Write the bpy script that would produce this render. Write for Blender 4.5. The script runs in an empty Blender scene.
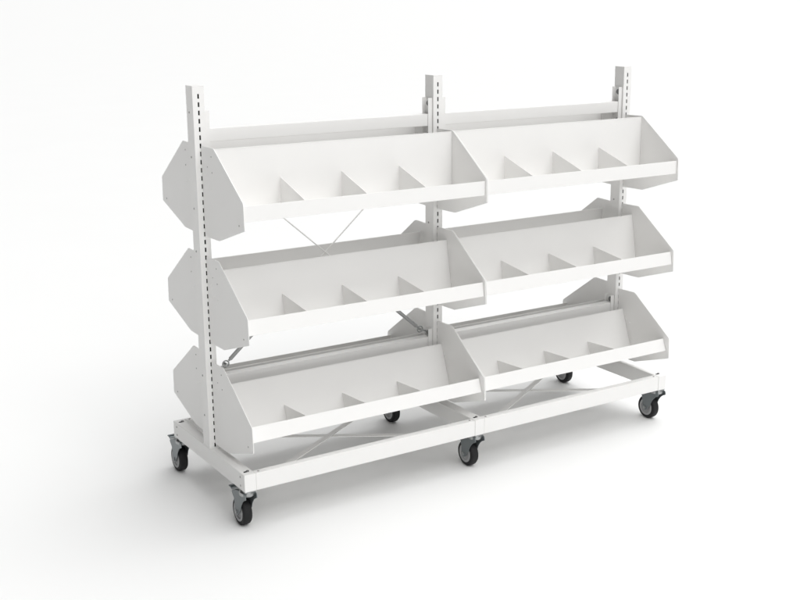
import bpy, bmesh, math
from mathutils import Vector, Matrix

scene = bpy.context.scene
col = scene.collection
FL = 0.0855            # measured heights are counted from this level
def Z(z): return z - FL

# ------------------------------------------------------------------ materials
def mat(name, rgb, rough=0.5, metal=0.0, spec=0.5, bump=0.0, bscale=900, var=0.0, vscale=6.0, coat=0.0):
    m = bpy.data.materials.new(name); m.use_nodes = True
    nt = m.node_tree; b = nt.nodes['Principled BSDF']
    b.inputs['Base Color'].default_value = (*rgb, 1)
    b.inputs['Roughness'].default_value = rough
    b.inputs['Metallic'].default_value = metal
    b.inputs['Specular IOR Level'].default_value = spec
    tc = nt.nodes.new('ShaderNodeTexCoord')
    if var:
        n = nt.nodes.new('ShaderNodeTexNoise'); n.inputs['Scale'].default_value = vscale
        n.inputs['Detail'].default_value = 5
        nt.links.new(tc.outputs['Object'], n.inputs['Vector'])
        mx = nt.nodes.new('ShaderNodeMix'); mx.data_type = 'RGBA'
        mx.inputs[6].default_value = (*[c*(1-var) for c in rgb], 1)
        mx.inputs[7].default_value = (*[min(1, c*(1+var)) for c in rgb], 1)
        nt.links.new(n.outputs['Fac'], mx.inputs[0])
        nt.links.new(mx.outputs[2], b.inputs['Base Color'])
        mr = nt.nodes.new('ShaderNodeMapRange')
        mr.inputs['To Min'].default_value = rough - .06; mr.inputs['To Max'].default_value = rough + .06
        nt.links.new(n.outputs['Fac'], mr.inputs['Value'])
        nt.links.new(mr.outputs['Result'], b.inputs['Roughness'])
    if bump:
        n2 = nt.nodes.new('ShaderNodeTexNoise'); n2.inputs['Scale'].default_value = bscale
        nt.links.new(tc.outputs['Object'], n2.inputs['Vector'])
        bp = nt.nodes.new('ShaderNodeBump'); bp.inputs['Strength'].default_value = bump
        bp.inputs['Distance'].default_value = 0.0006
        nt.links.new(n2.outputs['Fac'], bp.inputs['Height'])
        nt.links.new(bp.outputs['Normal'], b.inputs['Normal'])
    return m

WHITE = mat('white_powder_coat', (.885, .878, .864), .48, 0, .4, bump=.12, bscale=700, var=.012)
DARK = mat('painted_hollow_shade', (.006, .006, .006), .9, 0, .1)  # near-black colour painting the shade inside slots and holes
ZINC = mat('zinc_plated_steel', (.205, .225, .232), .38, .6, .5, var=.10, vscale=60)
ZINCL = mat('bright_zinc', (.40, .41, .41), .33, .9, .5, var=.06, vscale=80)
STEEL = mat('galvanised_steel', (.38, .385, .385), .38, .6, .5, var=.08, vscale=120)
RUBBER = mat('black_rubber', (.011, .011, .012), .62, 0, .35, bump=.2, bscale=500, var=.15, vscale=40)
HUB = mat('grey_plastic_hub', (.42, .42, .425), .5, 0, .4, var=.04, vscale=50)
SCREW = mat('steel_screw', (.22, .22, .22), .45, .6, .5, var=.08, vscale=200)
HEAD = mat('painted_screw_head', (.42, .41, .40), .5, .1, .4)
FLOOR = mat('white_studio_floor', (.897, .899, .893), .75, 0, .12, var=.008, vscale=1.2)

# ------------------------------------------------------------------ mesh helpers
def obj(name, bm, mats, parent=None, loc=None, bevel=0.0, smooth=False, seg=2):
    bmesh.ops.recalc_face_normals(bm, faces=bm.faces)
    me = bpy.data.meshes.new(name); bm.to_mesh(me); bm.free()
    for m in (mats if isinstance(mats, (list, tuple)) else [mats]): me.materials.append(m)
    o = bpy.data.objects.new(name, me); col.objects.link(o)
    if parent: o.parent = parent
    if loc: o.location = loc
    if bevel:
        md = o.modifiers.new('bevel', 'BEVEL'); md.width = bevel; md.segments = seg
        md.limit_method = 'ANGLE'; md.angle_limit = math.radians(40); md.harden_normals = False
    if smooth:
        for p in me.polygons: p.use_smooth = True
        me.set_sharp_from_angle(angle=math.radians(35))
    return o

def box(bm, x0, x1, y0, y1, z0, z1, mi=0):
    vs = [bm.verts.new((x, y, z)) for x in (x0, x1) for y in (y0, y1) for z in (z0, z1)]
    for f in ((0,1,3,2), (4,6,7,5), (0,4,5,1), (2,3,7,6), (0,2,6,4), (1,5,7,3)):
        fc = bm.faces.new([vs[i] for i in f]); fc.material_index = mi

def prism(bm, pts, a0, a1, axis='x', mi=0):
    """polygon pts extruded along an axis: x -> (y,z), y -> (x,z), z -> (x,y)"""
    def v(p, a):
        return {'x': (a, p[0], p[1]), 'y': (p[0], a, p[1]), 'z': (p[0], p[1], a)}[axis]
    A = [bm.verts.new(v(p, a0)) for p in pts]; B = [bm.verts.new(v(p, a1)) for p in pts]
    fs = [bm.faces.new(A), bm.faces.new(list(reversed(B)))]
    n = len(pts)
    for i in range(n):
        fs.append(bm.faces.new((A[i], B[i], B[(i+1) % n], A[(i+1) % n])))
    for f in fs: f.material_index = mi

def tube(bm, p0, p1, r, n=16, mi=0, r1=None, caps=True):
    p0, p1 = Vector(p0), Vector(p1); d = (p1 - p0).normalized()
    u = d.orthogonal().normalized(); w = d.cross(u); r1 = r if r1 is None else r1
    A = [bm.verts.new(p0 + (u*math.cos(t)+w*math.sin(t))*r) for t in [2*math.pi*i/n for i in range(n)]]
    B = [bm.verts.new(p1 + (u*math.cos(t)+w*math.sin(t))*r1) for t in [2*math.pi*i/n for i in range(n)]]
    fs = [bm.faces.new((A[i], A[(i+1) % n], B[(i+1) % n], B[i])) for i in range(n)]
    if caps: fs += [bm.faces.new(list(reversed(A))), bm.faces.new(B)]
    for f in fs: f.material_index = mi

def lathe_x(bm, prof, n=40, mi=0, cy=0, cz=0):
    """profile of (x, radius) spun about the x axis; a closed ring profile"""
    R = []
    for i in range(n):
        t = 2*math.pi*i/n
        R.append([bm.verts.new((x, cy + r*math.cos(t), cz + r*math.sin(t))) for x, r in prof])
    m = len(prof)
    for i in range(n):
        for j in range(m):
            f = bm.faces.new((R[i][j], R[i][(j+1) % m], R[(i+1) % n][(j+1) % m], R[(i+1) % n][j]))
            f.material_index = mi

def lathe_z(bm, prof, n=40):
    R = []
    for i in range(n):
        t = 2*math.pi*i/n
        R.append([bm.verts.new((r*math.cos(t), r*math.sin(t), z)) for r, z in prof])
    for i in range(n):
        for j in range(len(prof)-1):
            bm.faces.new((R[i][j], R[(i+1) % n][j], R[(i+1) % n][j+1], R[i][j+1]))
    bmesh.ops.remove_doubles(bm, verts=bm.verts, dist=1e-6)

def rounded(pts, rads, n=5):
    out = []; k = len(pts)
    for i, p in enumerate(pts):
        r = rads[i]
        if not r: out.append(Vector(p)); continue
        p = Vector(p); a = Vector(pts[i-1]) - p; b = Vector(pts[(i+1) % k]) - p
        ang = a.angle(b); d = min(r/math.tan(ang/2), a.length*.45, b.length*.45)
        a = p + a.normalized()*d; b = p + b.normalized()*d
        for j in range(n+1):
            t = j/n; out.append(a*(1-t)**2 + p*2*t*(1-t) + b*t*t)
    return out

def empty(name, parent=None, loc=(0, 0, 0)):
    o = bpy.data.objects.new(name, None); col.objects.link(o); o.location = loc
    o.empty_display_size = .1
    if parent: o.parent = parent
    return o

def copy_tree(o, parent, loc=None, rotz=None):
    c = o.copy(); col.objects.link(c); c.parent = parent
    if loc is not None: c.location = loc
    if rotz is not None: c.rotation_euler[2] = rotz
    for ch in [q for q in bpy.data.objects if q.parent == o and q != c]:
        copy_tree(ch, c)
    return c

# ------------------------------------------------------------------ floor
bm = bmesh.new()
bmesh.ops.create_circle(bm, cap_ends=True, segments=96, radius=900)
fl = obj('studio_floor', bm, FLOOR)
fl['kind'] = 'structure'

# ------------------------------------------------------------------ the trolley
T = empty('shelving_trolley')
T['label'] = 'long white steel double-sided book display trolley with six front trays, on black swivel casters'
T['category'] = 'trolley'

PW, PD = .0428, .0585       # upright
BW, BH, BD = .0448, .0655, .6655   # cross beam
ZB = Z(.304); H = Z(1.6386)
PANEL0 = Z(0)

# ---- uprights: a tube shape with a column of shallow slots, their dark inside painted
def make_upright():
    bm = bmesh.new(); w, d = PW/2, PD/2; s = .0032
    slots = [(Z(1.614) - i*.02865 - .0165, Z(1.614) - i*.02865) for i in range(46)]
    zs = [ZB]
    for a, b in reversed(slots): zs += [a, b]
    zs.append(H)
    xs = [-w, -s, s, w]
    for sy in (-1, 1):
        y = sy*d
        g = [[bm.verts.new((x, y, z)) for x in xs] for z in zs]
        for i in range(len(zs)-1):
            for j in range(3):
                if j == 1 and i % 2 == 1:
                    # slot: short walls going inward, closed by a near-black face painting the shade inside
                    y2 = y - sy*.003
                    q = [g[i][1], g[i][2], g[i+1][2], g[i+1][1]]
                    r = [bm.verts.new((v.co.x, y2, v.co.z)) for v in q]
                    for k in range(4):
                        bm.faces.new((q[k], q[(k+1) % 4], r[(k+1) % 4], r[k]))
                    bm.faces.new(r).material_index = 1
                else:
                    bm.faces.new((g[i][j], g[i][j+1], g[i+1][j+1], g[i+1][j]))
    bm.verts.ensure_lookup_table()
    for sx in (-1, 1):
        v = [bm.verts.new((sx*w, sy*d, z)) for sy, z in ((-1, ZB), (1, ZB), (1, H), (-1, H))]
        bm.faces.new(v)
    v = [bm.verts.new((sx*w, sy*d, H)) for sx, sy in ((-1, -1), (1, -1), (1, 1), (-1, 1))]
    bm.faces.new(v)
    bmesh.ops.remove_doubles(bm, verts=[q for q in bm.verts if abs(abs(q.co.x)-w) < 1e-6], dist=1e-5)
    o = obj('upright', bm, [WHITE, DARK], T)
    bm = bmesh.new()   # thin plastic cap and the welded foot plate
    box(bm, -w-.0004, w+.0004, -d-.0004, d+.0004, H, H+.003)
    obj('end_cap', bm, WHITE, o, bevel=.0012)
    bm = bmesh.new()
    box(bm, -w-.0006, w+.0006, -d-.006, d+.006, ZB+.0002, ZB+.0042)
    obj('foot_plate', bm, WHITE, o, bevel=.001)
    for z in (1.549, 1.392, 1.208, 1.052, .583, .428):
        for sx in (-1, 1):
            bm = bmesh.new(); x = sx*w
            tube(bm, (x, 0, 0), (x + sx*.0012, 0, 0), .0042, 14, 0, .0036)
            tube(bm, (x + sx*.0011, 0, 0), (x + sx*.0014, 0, 0), .002, 6, 1)
            obj('bolt', bm, [HEAD, SCREW], o, (0, .006, Z(z)))
    return o
up = make_upright()
for X in (1, 2): copy_tree(up, T, (X, 0, 0))

# ---- base: three cross beams, rails front and back, crossed flat straps
def make_beam():
    bm = bmesh.new(); w = BW/2
    box(bm, -w, w, -BD/2, BD/2, ZB-BH, ZB)
    o = obj('cross_beam', bm, WHITE, T, bevel=.0022, seg=3)
    for sy in (-1, 1):
        bm = bmesh.new()      # dark oval plate over the caster, painting the shade in a slotted hole
        pts = [(-.006 + .0045*math.cos(t), .0045*math.sin(t)) for t in [math.pi/2 + math.pi*i/8 for i in range(9)]]
        pts += [(.006 + .0045*math.cos(t), .0045*math.sin(t)) for t in [-math.pi/2 + math.pi*i/8 for i in range(9)]]
        prism(bm, pts, 0, .0006, 'z')
        obj('bolt_slot_shade', bm, DARK, o, (-.001, sy*.302, ZB))
        bm = bmesh.new(); tube(bm, (0, 0, 0), (0, 0, .0035), .0058, 6, 0)
        obj('bolt', bm, SCREW, o, (.004, sy*.302, ZB+.0004))
        for dz in (-.016, -.049):
            for sx in (-1, 1):
                bm = bmesh.new()
                tube(bm, (sx*w, 0, 0), (sx*(w+.0013), 0, 0), .0043, 14, 0, .0036)
                obj('screw_or_hole_disc', bm, HEAD, o, (0, sy*(BD/2-.035), ZB+dz))
    return o
be = make_beam()
for X in (1, 2): copy_tree(be, T, (X, 0, 0))

def make_rail():
    bm = bmesh.new(); x0, x1 = BW/2+.0003, 1-BW/2-.0012
    y0, y1 = -BD/2+.0003, -BD/2+.0303
    box(bm, x0, x1, y0, y1, ZB-BH+.0006, ZB-.0006)
    o = obj('base_rail', bm, WHITE, T, bevel=.0016)
    for x in (x0+.016, x1-.016):
        bm = bmesh.new()
        tube(bm, (x, y0+.015, ZB-.0008), (x, y0+.015, ZB+.0010), .0042, 14)
        obj('screw_or_hole_disc', bm, HEAD, o)
    return o
ra = make_rail()
copy_tree(ra, T, (1, 0, 0))
copy_tree(ra, T, (1, 0, 0), math.pi); copy_tree(ra, T, (2, 0, 0), math.pi)

def make_strap(sgn, dz):
    a = Vector((BW/2-.004, -sgn*(BD/2-.03))); b = Vector((1-BW/2+.004, sgn*(BD/2-.03)))
    d = (b-a).normalized(); n = Vector((-d.y, d.x))*.0125
    bm = bmesh.new(); z = Z(.2345) + dz
    prism(bm, [a-n, b-n, b+n, a+n], z, z+.003, 'z')
    return obj('brace_strap', bm, WHITE, T, bevel=.0006, seg=1)
for sgn, dz in ((1, .0032), (-1, 0)):
    s = make_strap(sgn, dz); copy_tree(s, T, (1, 0, 0))

# ---- rails between the uprights, held by channel brackets
def make_cross_rail(zr0, zr1, zb0, zb1, half):
    bm = bmesh.new(); x0 = PW/2 + .010
    box(bm, x0, 1-x0, -half, half, zr0, zr1)
    o = obj('cross_rail', bm, WHITE, T, bevel=.0016)
    for side in (0, 1):
        s = 1 if side == 0 else -1; bx = PW/2 + .0008
        bm = bmesh.new()
        pts = [(0, -.0215), (.0185, -.0215), (.0185, -.019), (.0027, -.019), (.0027, .019), (.0185, .019), (.0185, .0215), (0, .0215)]
        prism(bm, [((side) + s*(bx+p[0]), p[1]) for p in pts], zb0, zb1, 'z')
        xb = side + s*(bx+.0027)
        for zz in (zb1-.022, zb0+.022):
            tube(bm, (xb, 0, zz), (xb + s*.006, 0, zz), .0085, 6, 1)
            tube(bm, (xb, 0, zz), (xb + s*.0015, 0, zz), .0115, 18, 2)
        obj('channel_bracket', bm, [WHITE, SCREW, ZINC], o)
    return o
r1 = make_cross_rail(Z(1.4445), Z(1.4915), Z(1.385), Z(1.554), .0182)
copy_tree(r1, T, (1, 0, 0))
r2 = make_cross_rail(Z(.530), Z(.577), Z(.478), Z(.611), .0182)
copy_tree(r2, T, (1, 0, 0))

# ---- crossed tie rods with tensioners, first bay only
def make_rod(flip):
    y = -.004 if flip else .004
    def P(x, z): return Vector((1-x if flip else x, y, Z(z)))
    a, b = P(.062, .604), P(.948, 1.378); d = (b-a).normalized()
    bm = bmesh.new()
    tube(bm, a + d*.03, b, .0026, 10)
    o = obj('tie_rod', bm, WHITE, T, smooth=True)
    bm = bmesh.new()
    tube(bm, a + d*.036, a + d*.205, .0074, 16, 0); tube(bm, a + d*.028, a+d*.037, .0045, 12, 0)
    tube(bm, a + d*.205, a + d*.215, .0045, 12, 0)
    obj('tensioner', bm, STEEL, o, bevel=.001, smooth=True)
    bm = bmesh.new()      # hook eye at the low end
    c = a + d*.012; pr = None; N = 18; seg = []
    for i in range(N+1):
        t = 2*math.pi*i/N
        seg.append(Vector((c.x + .0125*math.cos(t), y, c.z + .0125*math.sin(t))))
    for i in range(N): tube(bm, seg[i], seg[i+1], .0026, 8)
    tube(bm, c + Vector((0, -.010, 0)), c + Vector((0, .012, 0)), .0052, 6)
    e = P(.024, .592)
    tube(bm, c, e, .003, 8)
    obj('hook_eye', bm, ZINCL, o, smooth=True)
    return o
make_rod(False); make_rod(True)

# ---- shelf trays
HOLES = [(-.088, 1.300), (-.112, 1.290), (-.062, 1.335)]
def panel_mesh():
    pts = [(-.0305, 1.433), (-.136, 1.436), (-.3633, 1.2767), (-.3668, 1.185), (-.154, 1.115), (-.0305, 1.112)]
    out = rounded([(-p[0], p[1]) for p in pts], [0, .022, .016, .007, .012, 0])
    cu = bpy.data.curves.new('panel', 'CURVE'); cu.dimensions = '2D'; cu.fill_mode = 'BOTH'
    def spl(ps):
        s = cu.splines.new('POLY'); s.points.add(len(ps)-1); s.use_cyclic_u = True
        for q, p in zip(s.points, ps): q.co = (p[0], p[1], 0, 1)
    spl(out)
    for hy, hz in HOLES:
        spl([(-hy + .0024*math.cos(t), hz + .0024*math.sin(t)) for t in [2*math.pi*i/10 for i in range(10)]])
    cu.extrude = .0011; cu.bevel_depth = .0003; cu.bevel_resolution = 1
    o = bpy.data.objects.new('tmp', cu); col.objects.link(o)
    bpy.context.view_layer.update()
    me = bpy.data.meshes.new_from_object(o.evaluated_get(bpy.context.evaluated_depsgraph_get()))
    bpy.data.objects.remove(o); bpy.data.curves.remove(cu)
    # curve x = -y, curve y = z, curve z = x
    me.transform(Matrix(((0, 0, 1, 0), (-1, 0, 0, 0), (0, 1, 0, -FL), (0, 0, 0, 1))))
    me.materials.clear(); me.materials.append(WHITE)
    bm = bmesh.new(); bm.from_mesh(me)
    bmesh.ops.recalc_face_normals(bm, faces=bm.faces)
    bm.to_mesh(me); bm.free()
    me.name = 'side_panel'
    return me
PM = panel_mesh()

DEP, BKH, LPH = .227, .220, .0545
def make_tray(tilt, dz, lip_y, lip_z):
    """tray body in local axes: v along depth (0 at lip, + to the back), h up"""
    t = math.radians(tilt); g = .0036
    def Q(v, h):
        return (lip_y + v*math.cos(t) + h*math.sin(t), Z(lip_z) - v*math.sin(t) + h*math.cos(t))
    def poly(*vh): return [Q(*p) for p in vh]
    x0, x1 = g, 1-g; th = .0018
    bm = bmesh.new()
    prism(bm, poly((th, 0), (DEP-th, 0), (DEP-th, th), (th, th)), x0, x1)
    o = obj('shelf_tray', bm, WHITE, T)
    bm = bmesh.new()
    prism(bm, poly((DEP-th, -.0002), (DEP, -.0002), (DEP, BKH), (DEP-.0032, BKH), (DEP-.0032, BKH-th), (DEP-th, BKH-th)), x0, x1)
    obj('back_panel', bm, WHITE, o, bevel=.0005, seg=1)
    bm = bmesh.new()
    prism(bm, poly((0, -.0004), (th, -.0004), (th, LPH), (0, LPH)), x0+.0015, x1-.0015)
    obj('front_lip', bm, WHITE, o, bevel=.0008)
    for k in (1, 2, 3):
        bm = bmesh.new(); x = .25*k + .002
        pl = [Q(*p) for p in rounded([(.010, th+.0004), (.010, .040), (DEP-.005, .106), (DEP-.005, th+.0004)], [0, .006, .004, 0])]
        prism(bm, pl, x-.0009, x+.0009)
        pf = poly((.03, th+.0003), (DEP-.006, th+.0003), (DEP-.006, th+.0018), (.03, th+.0018))
        prism(bm, pf, x+.0009, x+.018)
        obj('divider', bm, WHITE, o)
    for i, X in enumerate((.0005+.0014, 1-.0005-.0014)):
        p = bpy.data.objects.new('side_panel', PM); col.objects.link(p); p.parent = o
        p.location = (X, 0, dz)
        bm = bmesh.new(); s = -1 if i == 0 else 1
        for py, pz, r in ((-.326, 1.197, .0034), (-.116, 1.405, .0030), (-.118, 1.350, .0030), (-.080, 1.366, .0024)):  # lowest is a real fixing; the others are grey discs imitating dark holes
            bm = bmesh.new(); zz = Z(pz) + dz
            tube(bm, (X+s*.0013, py, zz), (X+s*.0023, py, zz), r, 12, 0, r*.85)
            obj('screw_or_hole_disc', bm, HEAD, o)
    return o
# rear trays: the same three turned half round
for tilt, dz, ly, lz in ((0, 0, -.357, 1.2125), (10, -.397, -.3588, .8187), (20.5, -.7914, -.3502, .4265)):
    tr = make_tray(tilt, dz, ly, lz)
    copy_tree(tr, T, (1, 0, 0))
    for X in (1, 2): copy_tree(tr, T, (X, 0, .018 if tilt > 15 else 0), math.pi)

# ---- casters
def make_caster():
    """origin at the swivel axis on the floor; wheel trails towards +y"""
    R = .0525; wy = .047; zc = R; top = ZB - BH
    o_bm = bmesh.new()
    # fork: two cheeks, a bent hood between them and the swivel head
    cheek = [(-.036, .126), (-.034, .140), (-.022, .1455), (.036, .1405), (.082, .1235), (.086, .117), (.080, .1105), (.068, .100), (.0635, .078),
             (.060, .050), (.054, .0405), (.044, .0385), (.034, .045), (.0265, .056), (.014, .070), (.006, .090), (-.006, .107), (-.018, .117)]
    cheek = rounded(cheek, [.004]*len(cheek), 3)
    for s in (-1, 1):
        prism(o_bm, cheek, s*.0203, s*.0230)
    hood = [(-.024, .1395), (-.026, .1425), (-.022, .1460), (.036, .1410), (.082, .1240), (.084, .1205), (.080, .1205), (.035, .1375), (-.020, .1425)]
    prism(o_bm, hood, -.0236, .0236)
    o = obj('caster', o_bm, ZINC, T, bevel=.0008)
    bm = bmesh.new()
    lathe = [(.0, .1290), (.0240, .1290), (.0280, .1325), (.0290, .1390), (.0280, .1460), (.0240, .1505), (.0, .1505)]
    lathe_z(bm, lathe, 40)
    obj('swivel_head', bm, ZINCL, o, smooth=True)
    bm = bmesh.new()
    box(bm, -.0215, .0215, -.031, .031, top-.0032, top-.0003)
    tube(bm, (0, 0, .1503), (0, 0, top-.003), .022, 24)
    obj('mounting_plate', bm, ZINCL, o, bevel=.001)
    bm = bmesh.new()      # tyre with rounded tread
    hw = .0172
    prof = [(-hw, .0375), (-hw, .046), (-hw+.0012, .0492), (-hw+.0045, .0516), (-.007, .0525), (.007, .0525), (hw-.0045, .0516),
            (hw-.0012, .0492), (hw, .046), (hw, .0375), (hw-.003, .0355), (-hw+.003, .0355)]
    lathe_x(bm, prof, 56, 0, wy, zc)
    obj('tyre', bm, RUBBER, o, smooth=True)
    bm = bmesh.new()      # grey rim with a recessed web
    prof = [(-hw-.0006, .0372), (-hw-.0006, .0285), (-hw+.004, .0262), (-hw+.006, .014), (-hw+.001, .0125), (-hw-.001, .0055),
            (hw+.001, .0055), (hw-.001, .0125), (hw-.006, .014), (hw-.004, .0262), (hw+.0006, .0285), (hw+.0006, .0372)]
    lathe_x(bm, prof, 48, 0, wy, zc)
    obj('wheel_rim', bm, HUB, o, smooth=True)
    bm = bmesh.new()
    tube(bm, (-.0225, wy, zc), (.0225, wy, zc), .005, 16)
    for s in (-1, 1):
        tube(bm, (s*.0227, wy, zc), (s*.0268, wy, zc), .0082, 6)
        tube(bm, (s*.0268, wy, zc), (s*.0284, wy, zc), .0048, 14)
    obj('axle_bolt', bm, ZINCL, o)
    bm = bmesh.new()      # brake pedal standing out behind the hood
    ped = [(.048, .1418), (.084, .1262), (.097, .1185), (.112, .1215), (.116, .1275), (.112, .1300), (.099, .1240), (.086, .1315), (.050, .1440)]
    prism(bm, ped, -.0165, .0165)
    box(bm, -.0205, .0205, .106, .1155, .1280, .1318)
    obj('brake_pedal', bm, ZINC, o, bevel=.0008)
    return o
ca = make_caster(); ca.location = (0, -.3005, 0)
for X in (0, 1, 2):
    for Y in (-.3005, .2985):
        if (X, Y) != (0, -.3005): copy_tree(ca, T, (X, Y, 0))

# ------------------------------------------------------------------ light
w = bpy.data.worlds.new('World'); scene.world = w; w.use_nodes = True
nt = w.node_tree; bg = nt.nodes['Background']; L = nt.links
tc = nt.nodes.new('ShaderNodeTexCoord')
# added soft light lobes fitted to wanted tones: (direction, strength, tightness)
SOFT = [
    ((0.000, 0.000, 1.000), 2.300, 20),
    ((0.000, 0.375, 0.927), 0.349, 14),
    ((0.265, 0.265, 0.927), 1.205, 14),
    ((0.375, 0.000, 0.927), 2.000, 14),
    ((0.265, -0.265, 0.927), 0.686, 14),
    ((0.000, -0.375, 0.927), 0.260, 14),
    ((0.707, 0.000, 0.707), 1.402, 14),
    ((0.500, -0.500, 0.707), 0.970, 14),
    ((0.000, -0.707, 0.707), 3.560, 14),
    ((0.000, 0.978, 0.208), 0.261, 14),
    ((0.692, 0.692, 0.208), 2.350, 14),
    ((0.978, 0.000, 0.208), 0.499, 14),
    ((0.000, -0.978, 0.208), 1.180, 14),
    ((-0.692, -0.692, 0.208), 0.380, 14),
]
prev = None
def math_node(op, a, b):
    n = nt.nodes.new('ShaderNodeMath'); n.operation = op
    for i, q in enumerate((a, b)):
        if isinstance(q, (int, float)): n.inputs[i].default_value = q
        else: L.new(q, n.inputs[i])
    return n.outputs[0]
for d, st, k in SOFT:
    n = nt.nodes.new('ShaderNodeVectorMath'); n.operation = 'DOT_PRODUCT'
    L.new(tc.outputs['Generated'], n.inputs[0]); n.inputs[1].default_value = Vector(d).normalized()
    v = math_node('MULTIPLY', math_node('POWER', math_node('MAXIMUM', n.outputs['Value'], 0.0), k), st)
    prev = v if prev is None else math_node('ADD', prev, v)
L.new(prev, bg.inputs['Strength'])
bg.inputs['Color'].default_value = (.8, .8, .8, 1)

def area(name, loc, tgt, size, power, colr=(1, 1, 1)):
    l = bpy.data.lights.new(name, 'AREA'); l.energy = power; l.size = size; l.color = colr; l.shape = 'DISK'
    o = bpy.data.objects.new(name, l); col.objects.link(o); o.location = loc
    o.rotation_euler = (Vector(tgt) - Vector(loc)).to_track_quat('-Z', 'Y').to_euler()
    return o
area('added_front_fill', (1.0, -6.3, 6.6), (1.0, 0, .8), 2.2, 46, (1, .995, .985))  # added fill lamp with no known source, taking over part of a front lobe

# ------------------------------------------------------------------ camera
cam = bpy.data.cameras.new('camera'); co = bpy.data.objects.new('camera', cam); col.objects.link(co)
yaw, pitch, roll, f, ppx, ppy = -.59239, -.25143, .00163, 1184.17, 441.23, 294.21
fw = Vector((-math.sin(yaw)*math.cos(pitch), math.cos(yaw)*math.cos(pitch), math.sin(pitch)))
rt = Vector((math.cos(yaw), math.sin(yaw), 0)); upv = rt.cross(fw)
r_ = rt*math.cos(roll) + upv*math.sin(roll); u_ = upv*math.cos(roll) - rt*math.sin(roll)
M = Matrix((r_, u_, -fw)).transposed().to_4x4(); M.translation = Vector((-1.61539, -3.94083, Z(1.96429)))
co.matrix_world = M
cam.sensor_fit = 'HORIZONTAL'; cam.sensor_width = 36; cam.lens = f/800*36
cam.shift_x = (400-ppx)/800; cam.shift_y = (ppy-300)/800
cam.clip_start = .05; cam.clip_end = 3000
scene.camera = co
scene.view_settings.view_transform = 'Standard'; scene.view_settings.look = 'None'
scene.view_settings.exposure = 0; scene.view_settings.gamma = 1
